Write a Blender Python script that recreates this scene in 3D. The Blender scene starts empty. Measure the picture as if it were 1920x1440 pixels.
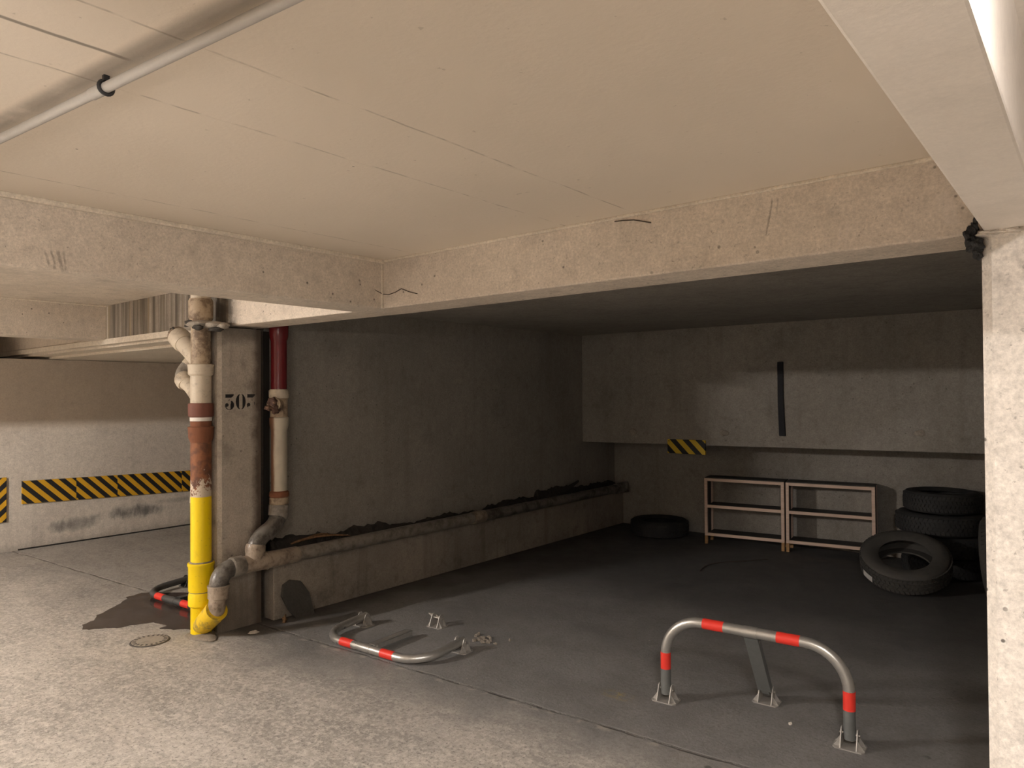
import bpy, bmesh, math, random
from mathutils import Vector, Matrix
random.seed(7)
C = bpy.context.scene.collection
PI = math.pi

# ------------------------------------------------------------------ materials
def mat(name, col=(0.5, 0.5, 0.5), rough=0.7, metal=0.0, spec=0.5):
    m = bpy.data.materials.new(name); m.use_nodes = True
    b = m.node_tree.nodes['Principled BSDF']
    b.inputs['Base Color'].default_value = (*col, 1)
    b.inputs['Roughness'].default_value = rough
    b.inputs['Metallic'].default_value = metal
    b.inputs['Specular IOR Level'].default_value = spec
    return m

class N:
    """small node helper"""
    def __init__(s, m):
        s.m = m; s.t = m.node_tree; s.b = s.t.nodes['Principled BSDF']
        s.co = s.t.nodes.new('ShaderNodeTexCoord').outputs['Object']
    def new(s, typ, **kw):
        n = s.t.nodes.new(typ)
        for k, v in kw.items(): setattr(n, k, v)
        return n
    def put(s, sock, v):
        if hasattr(v, 'is_output') or isinstance(v, bpy.types.NodeSocket): s.t.links.new(v, sock)
        elif isinstance(v, (tuple, list)) and sock.type == 'RGBA': sock.default_value = (*v[:3], 1)
        else: sock.default_value = v
    def noise(s, scale, detail=4, rough=0.55, vec=None, dist=0.0):
        n = s.new('ShaderNodeTexNoise'); n.inputs['Scale'].default_value = scale
        n.inputs['Detail'].default_value = detail; n.inputs['Roughness'].default_value = rough
        n.inputs['Distortion'].default_value = dist
        s.t.links.new(vec or s.co, n.inputs['Vector']); return n.outputs['Fac']
    def voro(s, scale, vec=None, rnd=1.0):
        n = s.new('ShaderNodeTexVoronoi'); n.inputs['Scale'].default_value = scale
        n.inputs['Randomness'].default_value = rnd
        s.t.links.new(vec or s.co, n.inputs['Vector']); return n.outputs['Distance']
    def scale(s, v, vec=None):
        n = s.new('ShaderNodeVectorMath', operation='MULTIPLY')
        s.t.links.new(vec or s.co, n.inputs[0]); n.inputs[1].default_value = v; return n.outputs[0]
    def xyz(s, vec=None):
        n = s.new('ShaderNodeSeparateXYZ'); s.t.links.new(vec or s.co, n.inputs[0]); return n.outputs
    def math(s, op, a, b=0.0, c=None, clamp=False):
        n = s.new('ShaderNodeMath', operation=op); n.use_clamp = clamp
        s.put(n.inputs[0], a); s.put(n.inputs[1], b)
        if c is not None: s.put(n.inputs[2], c)
        return n.outputs[0]
    def ramp(s, f, a, b, lo=0.0, hi=1.0, smooth=True):
        n = s.new('ShaderNodeMapRange'); n.clamp = True
        n.interpolation_type = 'SMOOTHSTEP' if smooth else 'LINEAR'
        s.put(n.inputs['Value'], f)
        n.inputs['From Min'].default_value = a; n.inputs['From Max'].default_value = b
        n.inputs['To Min'].default_value = lo; n.inputs['To Max'].default_value = hi
        return n.outputs['Result']
    def mix(s, f, a, b, blend='MIX'):
        n = s.new('ShaderNodeMix', data_type='RGBA', blend_type=blend)
        s.put(n.inputs['Factor'], f); s.put(n.inputs['A'], a) if False else None
        ia = [i for i in n.inputs if i.name == 'A' and i.type == 'RGBA'][0]
        ib = [i for i in n.inputs if i.name == 'B' and i.type == 'RGBA'][0]
        s.put(ia, a); s.put(ib, b)
        return [o for o in n.outputs if o.type == 'RGBA'][0]
    def out(s, col=None, rough=None, bump=None, strength=0.3, dist=0.01, metal=None):
        if col is not None: s.put(s.b.inputs['Base Color'], col)
        if rough is not None: s.put(s.b.inputs['Roughness'], rough)
        if metal is not None: s.put(s.b.inputs['Metallic'], metal)
        if bump is not None:
            n = s.new('ShaderNodeBump'); n.inputs['Strength'].default_value = strength
            n.inputs['Distance'].default_value = dist
            s.put(n.inputs['Height'], bump); s.t.links.new(n.outputs['Normal'], s.b.inputs['Normal'])

def concrete(name, c1, c2, pit=0.0, speck=0.35, dirt=(0.10, 0.085, 0.07), dirt_amt=0.25, bump=0.25, streak=0.0, fine=55, grain=1.0):
    m = mat(name, c1, 0.85); n = N(m)
    big = n.ramp(n.noise(1.3, 5, 0.6), 0.35, 0.68)
    col = n.mix(big, c1, c2)
    med = n.ramp(n.noise(7, 6, 0.65), 0.5, 0.78)
    col = n.mix(n.math('MULTIPLY', med, dirt_amt), col, dirt)
    sp = n.ramp(n.noise(fine, 3, 0.7), 0.62, 0.72)
    col = n.mix(n.math('MULTIPLY', sp, speck), col, dirt)
    gr = n.ramp(n.noise(fine*1.6, 4, 0.75), 0.3, 0.7, 0.78, 1.18, False)
    gr = n.math('MULTIPLY', gr, n.ramp(n.noise(20, 5, 0.7), 0.3, 0.7, 0.88, 1.1, False))
    cg = n.new('ShaderNodeCombineColor')
    gr = n.math('MULTIPLY_ADD', n.math('SUBTRACT', gr, 1.0), grain, 1.0)
    for i in range(3): n.put(cg.inputs[i], gr)
    col = n.mix(1.0, col, cg.outputs[0], 'MULTIPLY')
    h = n.math('ADD', n.noise(90, 4, 0.7), n.math('MULTIPLY', n.noise(9, 4), 1.2))
    if pit > 0:
        msk = n.ramp(n.noise(2.2, 2), 0.42, 0.6)
        v = n.ramp(n.voro(16), 0.07, 0.12, 1, 0)
        v = n.math('MULTIPLY', v, msk)
        col = n.mix(n.math('MULTIPLY', v, pit), col, (0.05, 0.042, 0.035))
        h = n.math('SUBTRACT', h, n.math('MULTIPLY', v, 2.0))
    if streak > 0:
        st = n.ramp(n.noise(9, 5, 0.6, n.scale((1, 1, 0.06))), 0.5, 0.7)
        col = n.mix(n.math('MULTIPLY', st, streak), col, dirt)
    n.out(col, None, h, bump, 0.006)
    return m

BEI1, BEI2 = (0.65, 0.575, 0.485), (0.57, 0.50, 0.42)
M = {}
M['beam'] = concrete('beam_concrete', BEI1, BEI2, pit=0.7, speck=0.45, dirt_amt=0.3, fine=70)
M['pillar'] = concrete('pillar_concrete', (0.78, 0.73, 0.665), (0.68, 0.63, 0.565), pit=0.9, speck=0.45, dirt_amt=0.3, fine=45)
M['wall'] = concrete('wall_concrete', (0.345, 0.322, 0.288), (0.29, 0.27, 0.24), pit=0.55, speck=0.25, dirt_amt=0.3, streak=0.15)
M['plinth'] = concrete('plinth_concrete', (0.40, 0.355, 0.30), (0.30, 0.265, 0.225), pit=0.6, speck=0.4, dirt_amt=0.55, streak=0.35)
M['beam_pale'] = concrete('beam_pale_bounce_paint', (0.84, 0.78, 0.71), (0.77, 0.71, 0.64), speck=0.0, dirt_amt=0.10, bump=0.10, grain=0.2)  # pale smooth paint, lightened to stand in for bounce light from below
M['fascia'] = concrete('fascia_paint', (0.70, 0.63, 0.53), (0.64, 0.57, 0.47), speck=0.2, dirt_amt=0.15)
M['darkgap'] = mat('dark_gap', (0.02, 0.017, 0.014), 0.95)

# front ceiling: smooth paint with board joints
def ceiling_mat():
    m = mat('ceiling_paint', BEI1, 0.85); n = N(m); x, y, z = n.xyz()
    big = n.ramp(n.noise(0.9, 4, 0.5), 0.3, 0.7)
    col = n.mix(big, (0.71, 0.63, 0.53), (0.66, 0.585, 0.49))
    sp = n.ramp(n.noise(34, 3, 0.6), 0.70, 0.76)
    col = n.mix(n.math('MULTIPLY', sp, 0.35), col, (0.25, 0.2, 0.15))
    v = n.ramp(n.voro(5.5), 0.012, 0.03, 1, 0)
    col = n.mix(n.math('MULTIPLY', v, 0.8), col, (0.09, 0.07, 0.05))
    wob = n.math('MULTIPLY', n.math('SUBTRACT', n.noise(4, 5), 0.5), 0.02)
    xw = n.math('ADD', x, wob)
    h = n.noise(60, 4, 0.6)
    brk = n.ramp(n.noise(11, 3), 0.38, 0.6)
    for sx in (-1.42, -1.755, -2.68):
        d = n.math('ABSOLUTE', n.math('SUBTRACT', xw, sx))
        l = n.ramp(d, 0.001, 0.0055, 1, 0)
        d2 = n.math('ABSOLUTE', n.math('SUBTRACT', xw, sx + 0.006))
        l2 = n.math('MULTIPLY', n.ramp(d2, 0.001, 0.005, 1, 0), brk)
        col = n.mix(n.math('MULTIPLY', l, 0.5), col, (0.72, 0.64, 0.54))
        col = n.mix(n.math('MULTIPLY', l2, 0.5), col, (0.2, 0.16, 0.12))
        h = n.math('ADD', h, n.math('MULTIPLY', l, 1.5))
    # dark open joint on the near side of the conduit
    d = n.math('ABSOLUTE', n.math('SUBTRACT', xw, -1.582))
    l = n.math('MULTIPLY', n.ramp(d, 0.003, 0.009, 1, 0), n.ramp(y, 0.63, 0.66, 1, 0))
    col = n.mix(n.math('MULTIPLY', l, 0.75), col, (0.12, 0.10, 0.08))
    # dark broken line along the conduit
    yy = n.math('SUBTRACT', y, n.math('MULTIPLY_ADD', x, 0.0945, 0.787))
    s = n.ramp(n.math('ABSOLUTE', yy), 0.006, 0.038, 1, 0)
    s = n.math('MULTIPLY', s, n.ramp(n.noise(3.5, 4), 0.25, 0.5))
    col = n.mix(n.math('MULTIPLY', s, 0.6), col, (0.16, 0.135, 0.11))
    n.out(col, None, h, 0.2, 0.004)
    return m
M['ceiling'] = ceiling_mat()

def stained_face():
    m = concrete('beam_stained', BEI1, BEI2, pit=0.6, speck=0.4)
    n = N(m); x, y, z = n.xyz()
    base = m.node_tree.nodes['Principled BSDF'].inputs['Base Color'].links[0].from_socket
    reg = n.math('MULTIPLY', n.ramp(x, -6.58, -6.50, 0, 1), n.ramp(x, -4.62, -4.35, 1, 0))
    st = n.ramp(n.noise(16, 5, 0.65, n.scale((1, 1, 0.03))), 0.36, 0.62)
    ye = n.ramp(n.noise(9, 3, 0.5, n.scale((1, 1, 0.05))), 0.55, 0.68)
    col = n.mix(n.math('MULTIPLY', reg, n.math('MULTIPLY_ADD', st, 0.42, 0.55)), base, (0.085, 0.068, 0.048))
    col = n.mix(n.math('MULTIPLY', reg, n.math('MULTIPLY', ye, 0.5)), col, (0.42, 0.32, 0.19))
    # soot round the pipe where it passes the beam
    so = n.math('MULTIPLY', n.ramp(x, -4.80, -4.68, 0, 1), n.ramp(x, -4.52, -4.42, 1, 0))
    so = n.math('MULTIPLY', so, n.ramp(n.noise(12, 4), 0.3, 0.55))
    col = n.mix(n.math('MULTIPLY', so, 0.8), col, (0.06, 0.05, 0.04))
    n.put(n.b.inputs['Base Color'], col)
    return m
M['beam_a'] = stained_face()

def smudged(m, axis, marks):
    n = N(m); xyz = n.xyz(); a = xyz['XYZ'.index(axis)]; z = xyz[2]
    src = m.node_tree.nodes['Principled BSDF'].inputs['Base Color'].links[0].from_socket
    for (a0, z0, a1, z1, wd, amt, c) in marks:
        sl = (a1-a0)/(z1-z0)
        cen = n.math('MULTIPLY_ADD', n.math('SUBTRACT', z, z0), sl, a0)
        d = n.math('ABSOLUTE', n.math('SUBTRACT', a, n.math('ADD', cen, n.math('MULTIPLY', n.math('SUBTRACT', n.noise(30, 3), 0.5), 0.012))))
        k = n.ramp(d, wd*0.3, wd, 1, 0)
        zl, zh = min(z0, z1), max(z0, z1)
        k = n.math('MULTIPLY', k, n.math('MULTIPLY', n.ramp(z, zl-0.008, zl+0.008), n.ramp(z, zh-0.012, zh+0.008, 1, 0)))
        k = n.math('MULTIPLY', k, n.ramp(n.noise(45, 4, 0.7), 0.3, 0.6, 0.35, 1.0))
        src = n.mix(n.math('MULTIPLY', k, amt), src, c)
    n.put(n.b.inputs['Base Color'], src)
SM = (0.13, 0.105, 0.085)
M['beam_left'] = concrete('beam_left_concrete', BEI1, BEI2, pit=0.7, speck=0.45, dirt_amt=0.3, fine=70)
smudged(M['beam_left'], 'Y', [(0.917, 2.128, 0.93, 2.078, 0.006, 0.5, SM), (0.937, 2.135, 0.95, 2.068, 0.006, 0.55, SM), (0.957, 2.138, 0.972, 2.066, 0.008, 0.55, SM), (0.977, 2.136, 0.983, 2.066, 0.005, 0.5, SM)])
smudged(M['beam_a'], 'X', [(-0.873, 2.275, -0.895, 2.15, 0.005, 0.6, SM), (-0.853, 2.275, -0.858, 2.22, 0.005, 0.3, SM), (-0.65, 2.15, -0.655, 2.08, 0.006, 0.4, (0.62, 0.55, 0.5)), (-0.628, 2.145, -0.636, 2.075, 0.005, 0.4, (0.62, 0.55, 0.5)), (-0.36, 2.20, -0.33, 2.10, 0.03, 0.5, (0.66, 0.59, 0.52))])

def column_mat():
    m = concrete('column_concrete', (0.47, 0.42, 0.36), (0.375, 0.335, 0.28), pit=0.6, speck=0.4, dirt_amt=0.45, streak=0.35)
    n = N(m); x, y, z = n.xyz()
    base = m.node_tree.nodes['Principled BSDF'].inputs['Base Color'].links[0].from_socket
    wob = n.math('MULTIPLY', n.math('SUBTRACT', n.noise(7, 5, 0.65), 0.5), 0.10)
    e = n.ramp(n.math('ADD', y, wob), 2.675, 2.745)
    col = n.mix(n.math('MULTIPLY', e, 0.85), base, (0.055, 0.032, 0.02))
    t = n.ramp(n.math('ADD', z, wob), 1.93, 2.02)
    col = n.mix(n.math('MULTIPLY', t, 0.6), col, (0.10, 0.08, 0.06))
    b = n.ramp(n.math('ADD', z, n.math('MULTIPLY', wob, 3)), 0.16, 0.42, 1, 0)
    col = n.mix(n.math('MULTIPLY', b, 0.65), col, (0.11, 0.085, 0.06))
    n.put(n.b.inputs['Base Color'], col)
    return m
M['column'] = column_mat()

def floor_mat():
    m = mat('floor_concrete', (0.4, 0.38, 0.34), 0.8); n = N(m); x, y, z = n.xyz()
    big = n.ramp(n.noise(0.8, 6, 0.62, None, 0.4), 0.32, 0.68)
    a = n.mix(big, (0.505, 0.468, 0.415), (0.37, 0.343, 0.304))
    sw = n.ramp(n.noise(4.6, 8, 0.76, n.scale((0.45, 1.3, 1)), 0.6), 0.42, 0.62)
    a = n.mix(n.math('MULTIPLY', sw, 0.5), a, (0.20, 0.188, 0.17))
    md = n.ramp(n.noise(11, 6, 0.75), 0.5, 0.64)
    a = n.mix(n.math('MULTIPLY', md, 0.6), a, (0.60, 0.565, 0.51))
    gr = n.ramp(n.noise(30, 6, 0.8), 0.46, 0.60)
    a = n.mix(n.math('MULTIPLY', gr, 0.65), a, (0.67, 0.63, 0.57))
    gr2 = n.ramp(n.noise(55, 5, 0.8), 0.53, 0.62)
    a = n.mix(n.math('MULTIPLY', gr2, 0.75), a, (0.14, 0.125, 0.11))
    b = n.mix(n.ramp(n.noise(1.6, 7, 0.65), 0.3, 0.7), (0.245, 0.24, 0.234), (0.172, 0.168, 0.164))
    fb = n.ramp(n.noise(48, 5, 0.78), 0.45, 0.66)
    b = n.mix(n.math('MULTIPLY', fb, 0.5), b, (0.115, 0.108, 0.10))
    fb = n.ramp(n.noise(6, 6, 0.72), 0.5, 0.7)
    b = n.mix(n.math('MULTIPLY', fb, 0.4), b, (0.15, 0.138, 0.128))
    fl = n.ramp(n.voro(7), 0.02, 0.045, 1, 0)
    fl = n.math('MULTIPLY', fl, n.ramp(n.noise(1.9, 2), 0.48, 0.6))
    b = n.mix(n.math('MULTIPLY', fl, 0.8), b, (0.5, 0.47, 0.42))
    yl = n.math('MULTIPLY', n.ramp(n.math('ABSOLUTE', n.math('ADD', x, 1.98)), 0.02, 0.12, 1, 0), n.ramp(n.math('ABSOLUTE', n.math('SUBTRACT', y, 3.27)), 0.01, 0.06, 1, 0))
    b = n.mix(n.math('MULTIPLY', yl, n.ramp(n.noise(24, 5, 0.7), 0.45, 0.6, 0, 0.6)), b, (0.42, 0.33, 0.10))
    back = n.ramp(n.math('ADD', y, n.noise(1.2, 4)), 4.6, 6.2)     # darker deeper in the bay
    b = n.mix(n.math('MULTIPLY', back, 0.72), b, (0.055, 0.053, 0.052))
    # worn edge between aisle slab and bay surface
    ed = n.math('SUBTRACT', y, n.math('MULTIPLY_ADD', x, 0.075, 3.07))
    wob = n.math('MULTIPLY', n.math('SUBTRACT', n.noise(1.7, 6, 0.62), 0.5), 1.5)
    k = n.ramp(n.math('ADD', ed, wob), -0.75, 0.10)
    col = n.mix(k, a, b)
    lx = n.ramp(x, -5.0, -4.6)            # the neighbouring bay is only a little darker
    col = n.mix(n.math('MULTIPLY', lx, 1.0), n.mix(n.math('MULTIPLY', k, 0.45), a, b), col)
    h = n.math('ADD', n.math('MULTIPLY', n.noise(70, 5, 0.75), 1.0), n.math('MULTIPLY', n.noise(12, 5, 0.6), 1.0))
    # saw joint across the bay entrance
    jd = n.math('ADD', ed, n.math('MULTIPLY', n.math('SUBTRACT', n.noise(3, 4), 0.5), 0.05))
    jw = n.ramp(n.noise(5, 5, 0.7), 0.42, 0.6, 0.1, 1.0)
    j = n.math('MULTIPLY', n.ramp(n.math('ABSOLUTE', jd), 0.004, 0.016, 1, 0), jw)
    col = n.mix(n.math('MULTIPLY', j, 0.45), col, (0.06, 0.05, 0.045))
    jp = n.math('MULTIPLY', n.ramp(n.math('ABSOLUTE', n.math('ADD', jd, 0.03)), 0.005, 0.03, 1, 0), n.ramp(n.noise(9, 4), 0.52, 0.62))
    col = n.mix(n.math('MULTIPLY', jp, 0.5), col, (0.42, 0.38, 0.33))
    h = n.math('SUBTRACT', h, n.math('MULTIPLY', j, 3.0))
    # darker strip beside the wall and column
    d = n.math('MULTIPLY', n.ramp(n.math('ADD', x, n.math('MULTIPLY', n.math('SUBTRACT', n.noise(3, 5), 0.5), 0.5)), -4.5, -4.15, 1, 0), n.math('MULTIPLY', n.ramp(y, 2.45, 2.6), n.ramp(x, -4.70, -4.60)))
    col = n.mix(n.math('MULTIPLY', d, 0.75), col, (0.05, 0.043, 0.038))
    sp = n.ramp(n.voro(2.6), 0.03, 0.055, 1, 0)
    col = n.mix(n.math('MULTIPLY', sp, n.ramp(n.noise(5, 2), 0.5, 0.6, 0, 0.7)), col, (0.05, 0.045, 0.04))
    n.out(col, n.ramp(n.noise(4, 4), 0.3, 0.7, 0.62, 0.85), h, 0.45, 0.006)
    return m
M['floor'] = floor_mat()

def striped_wall_mat():
    m = concrete('striped_wall_paint', (0.60, 0.55, 0.48), (0.53, 0.48, 0.42), pit=0.2, speck=0.25, dirt_amt=0.25, streak=0.12)
    n = N(m); x, y, z = n.xyz()
    base = m.node_tree.nodes['Principled BSDF'].inputs['Base Color'].links[0].from_socket
    up = n.ramp(n.math('ADD', z, n.math('MULTIPLY', n.noise(2, 3), 0.05)), 1.22, 1.36)  # upper wall browned along the beam's shadow edge, deepening that shade
    base = n.mix(n.math('MULTIPLY', up, 0.5), base, (0.47, 0.39, 0.31))
    for cy, cz, ry, rz, am in ((3.62, 0.255, 0.36, 0.075, 0.85), (3.0, 0.20, 0.28, 0.075, 0.55), (2.85, 0.19, 0.12, 0.06, 0.5), (4.1, 0.33, 0.3, 0.03, 0.3)):
        dy = n.math('DIVIDE', n.math('SUBTRACT', y, cy), ry); dz = n.math('DIVIDE', n.math('SUBTRACT', z, cz), rz)
        r = n.math('ADD', n.math('MULTIPLY', dy, dy), n.math('MULTIPLY', dz, dz))
        r = n.math('ADD', r, n.math('MULTIPLY', n.math('SUBTRACT', n.noise(9, 5, 0.7, n.scale((1, 1, 0.5))), 0.5), 4.0))
        s = n.ramp(r, -0.4, 1.5, am, 0)
        base = n.mix(s, base, (0.085, 0.085, 0.085))
    lo = n.ramp(n.math('ADD', z, n.math('MULTIPLY', n.noise(5, 5, 0.7), 0.15)), 0.06, 0.20, 0.5, 0)
    base = n.mix(lo, base, (0.22, 0.19, 0.16))
    n.put(n.b.inputs['Base Color'], base)
    return m
M['striped_wall'] = striped_wall_mat()

def hazard(name, period, axis, sgn, yel=(0.62, 0.34, 0.015), phase=0.0):
    m = mat(name, yel, 0.55); n = N(m); xyz = n.xyz()
    u = xyz['XYZ'.index(axis)]; v = xyz[2]
    s = n.math('ADD', u, v) if sgn > 0 else n.math('SUBTRACT', u, v)
    f = n.math('FRACT', n.math('ADD', n.math('DIVIDE', s, period), 50.0 + phase))
    k = n.math('GREATER_THAN', f, 0.5)
    col = n.mix(k, yel, (0.012, 0.012, 0.014))
    dd = n.ramp(n.noise(22, 5, 0.7), 0.55, 0.75)
    col = n.mix(n.math('MULTIPLY', dd, 0.25), col, (0.12, 0.09, 0.05))
    n.out(col, 0.55, n.noise(120, 2), 0.1, 0.002)
    return m
M['haz_wall'] = [hazard('hazard_foam_%d' % i, 0.129, 'Y', 1, phase=p) for i, p in enumerate((0.10, 0.42, 0.70, 0.25))]
M['haz_side'] = hazard('hazard_foam_side', 0.129, 'Y', -1)
M['haz_plate'] = hazard('hazard_plate_paint', 0.147, 'X', 1, (0.75, 0.52, 0.03))
M['plate_edge'] = mat('plate_edge', (0.06, 0.05, 0.04), 0.6)

def pipe_paint(name, c, dirt=(0.10, 0.06, 0.035), amt=0.5, rough=0.45, scale=9, fine=0.4, lo=0.5, hi=0.72):
    m = mat(name, c, rough); n = N(m)
    a = n.ramp(n.noise(scale, 6, 0.7), lo, hi)
    col = n.mix(n.math('MULTIPLY', a, amt), c, dirt)
    f = n.ramp(n.noise(60, 4, 0.7), 0.62, 0.70)
    col = n.mix(n.math('MULTIPLY', f, fine), col, dirt)
    n.out(col, None, n.math('ADD', n.noise(70, 3), n.noise(14, 4)), 0.25, 0.004)
    return m
M['yellow'] = pipe_paint('yellow_paint', (0.95, 0.70, 0.0), (0.20, 0.11, 0.02), 0.25, 0.38, 7, 0.35, 0.6, 0.8)
M['yellow_dirty'] = pipe_paint('yellow_paint_dirty', (0.82, 0.56, 0.02), (0.15, 0.11, 0.07), 0.65, 0.55, 11, 0.5, 0.47, 0.62)
M['cream'] = pipe_paint('cream_paint', (0.60, 0.525, 0.415), (0.17, 0.12, 0.08), 0.7, 0.5, 13, 0.55, 0.48, 0.74)
M['cream_dirty'] = pipe_paint('cream_paint_dirty', (0.44, 0.345, 0.24), (0.11, 0.065, 0.04), 0.8, 0.6, 10, 0.5, 0.42, 0.62)
M['rust'] = pipe_paint('rust', (0.20, 0.075, 0.036), (0.07, 0.035, 0.025), 0.6, 0.85, 12, 0.5)
M['rust_dark'] = pipe_paint('rust_dark', (0.085, 0.045, 0.032), (0.30, 0.19, 0.12), 0.6, 0.8, 22, 0.3, 0.52, 0.62)
M['red_brown'] = pipe_paint('red_brown_paint', (0.17, 0.062, 0.042), (0.09, 0.05, 0.035), 0.5, 0.7, 10, 0.4)
M['red'] = pipe_paint('red_paint', (0.14, 0.013, 0.016), (0.07, 0.015, 0.015), 0.35, 0.22, 6, 0.1)
M['white_band'] = pipe_paint('white_tape', (0.75, 0.72, 0.67), (0.3, 0.2, 0.14), 0.4, 0.6, 30)
M['grey_plastic'] = pipe_paint('grey_plastic', (0.30, 0.272, 0.235), (0.075, 0.06, 0.046), 0.7, 0.38, 16, 0.5, 0.38, 0.70)
M['dark_plastic'] = pipe_paint('dark_plastic', (0.20, 0.185, 0.165), (0.045, 0.037, 0.03), 0.8, 0.36, 10, 0.5, 0.42, 0.62)
M['brown_plastic'] = pipe_paint('brown_plastic', (0.42, 0.345, 0.27), (0.08, 0.055, 0.04), 0.75, 0.35, 15, 0.5, 0.40, 0.68)
M['mortar'] = concrete('mortar', (0.33, 0.29, 0.24), (0.24, 0.205, 0.165), speck=0.5, dirt_amt=0.5, bump=0.8)
M['soot'] = concrete('soot', (0.055, 0.047, 0.04), (0.03, 0.026, 0.022), speck=0.3, bump=1.0)

def peeled():
    m = mat('peeling_rust_paint', (0.6, 0.5, 0.4), 0.65); n = N(m); x, y, z = n.xyz()
    g = n.ramp(z, 0.84, 1.2)
    t = n.math('ADD', n.math('MULTIPLY', n.math('SUBTRACT', n.noise(24, 6, 0.75), 0.5), 2.6), g)
    k = n.ramp(t, 0.36, 0.48)
    rust = n.mix(n.ramp(n.noise(18, 4), 0.35, 0.65), (0.27, 0.105, 0.045), (0.12, 0.05, 0.03))
    col = n.mix(k, (0.66, 0.56, 0.44), rust)
    n.out(col, 0.7, n.math('ADD', k, n.noise(50, 4)), 0.4, 0.004)
    return m
M['peeled'] = peeled()

def cream_run():
    m = mat('cream_paint_rust_runs', (0.5, 0.45, 0.36), 0.42); n = N(m); x, y, z = n.xyz()
    w = n.math('MULTIPLY', n.math('SUBTRACT', n.noise(14, 5, 0.65, n.scale((1, 1, 0.35))), 0.5), 0.07)
    t = n.math('ADD', n.math('MULTIPLY_ADD', x, -0.536, 0.0017), n.math('MULTIPLY', y, -0.845))
    k = n.ramp(n.math('ADD', t, n.math('MULTIPLY', w, 0.5)), 0.026, 0.044)
    col = n.mix(n.ramp(n.noise(9, 4), 0.4, 0.7), (0.53, 0.48, 0.385), (0.45, 0.40, 0.32))
    col = n.mix(n.math('MULTIPLY', k, 0.9), col, (0.17, 0.068, 0.03))
    n.out(col, 0.42, n.noise(40, 4), 0.15, 0.003)
    return m
M['cream_run'] = cream_run()

def galv(name, c, rough, met=0.55):
    m = mat(name, c, rough, met); n = N(m)
    f = n.ramp(n.noise(30, 4, 0.7), 0.3, 0.7)
    col = n.mix(f, c, tuple(v * 0.88 for v in c))
    n.out(col, n.ramp(n.noise(6, 3), 0.3, 0.7, rough - 0.03, rough + 0.05), n.noise(120, 2), 0.015, 0.001)
    return m
M['galv'] = galv('galvanised_steel', (0.56, 0.55, 0.52), 0.30, 0.75)
M['galv_dark'] = galv('dull_steel', (0.20, 0.21, 0.207), 0.45, 0.4)
M['galv_dim'] = galv('dirty_steel', (0.10, 0.10, 0.098), 0.5, 0.3)
M['cast'] = galv('cast_bracket', (0.45, 0.43, 0.40), 0.45, 0.4)
M['reflect_red'] = mat('red_tape', (0.80, 0.045, 0.03), 0.4)
M['bolt'] = mat('bolt_steel', (0.65, 0.63, 0.6), 0.3, 1.0)

def wood(name, a, b):
    m = mat(name, a, 0.6); n = N(m)
    g = n.noise(14, 5, 0.6, n.scale((0.25, 3, 3)))
    n.out(n.mix(n.ramp(g, 0.35, 0.65), a, b), 0.62, g, 0.1, 0.002)
    return m
M['pine'] = wood('pale_pine', (0.82, 0.63, 0.51), (0.72, 0.53, 0.42))
M['pine_foot'] = wood('bare_pine', (0.50, 0.29, 0.13), (0.40, 0.22, 0.09))
M['board'] = wood('charcoal_board', (0.052, 0.048, 0.042), (0.036, 0.033, 0.03))

def rubber():
    m = mat('tyre_rubber', (0.03, 0.03, 0.031), 0.75); n = N(m)
    d = n.ramp(n.noise(5, 5, 0.6), 0.4, 0.7)
    n.out(n.mix(n.math('MULTIPLY', d, 0.6), (0.026, 0.026, 0.027), (0.06, 0.056, 0.05)), 0.75, n.noise(60, 3), 0.15, 0.002)
    return m
M['rubber'] = rubber()
M['rubber_dusty'] = pipe_paint('tyre_rubber_dusty', (0.062, 0.058, 0.052), (0.03, 0.03, 0.03), 0.6, 0.8, 6, 0.2)
M['sticker'] = mat('white_sticker', (0.62, 0.6, 0.57), 0.6)
M['foam'] = pipe_paint('black_foam', (0.011, 0.012, 0.016), (0.035, 0.035, 0.04), 0.4, 0.75, 12, 0.3)
M['slab'] = concrete('dark_slate', (0.085, 0.08, 0.072), (0.06, 0.056, 0.05), speck=0.2)
M['black_paint'] = mat('stencil_black', (0.012, 0.011, 0.011), 0.75)
M['conduit'] = pipe_paint('conduit_grey', (0.45, 0.43, 0.40), (0.32, 0.29, 0.25), 0.3, 0.45, 5, 0.05)
M['clip'] = mat('black_clip', (0.02, 0.02, 0.022), 0.5)
M['iron'] = pipe_paint('cast_iron', (0.36, 0.32, 0.27), (0.13, 0.11, 0.09), 0.6, 0.75, 12, 0.5)
M['iron_dark'] = mat('iron_gap', (0.085, 0.075, 0.065), 0.9)
M['bark'] = wood('dry_twig', (0.24, 0.135, 0.06), (0.13, 0.07, 0.035))
M['paper'] = mat('pale_scrap', (0.62, 0.58, 0.52), 0.8)
M['thread'] = mat('dusty_thread', (0.06, 0.045, 0.035), 0.9)
M['tar'] = concrete('tar_foam', (0.055, 0.055, 0.055), (0.03, 0.03, 0.031), speck=0.3, bump=1.0)
M['enamel'] = mat('white_enamel', (0.75, 0.76, 0.78), 0.35)

def puddle_mat():
    m = mat('wet_concrete', (0.045, 0.036, 0.032), 0.06); n = N(m)
    r = n.ramp(n.noise(5, 4, 0.6), 0.35, 0.62, 0.04, 0.22)
    c = n.mix(n.ramp(n.noise(9, 4), 0.35, 0.7), (0.075, 0.058, 0.05), (0.045, 0.036, 0.032))
    n.out(c, r, n.noise(30, 3), 0.05, 0.002)
    return m
M['puddle'] = puddle_mat()
M['puddle'].node_tree.nodes['Principled BSDF'].inputs['Specular IOR Level'].default_value = 0.25

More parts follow.
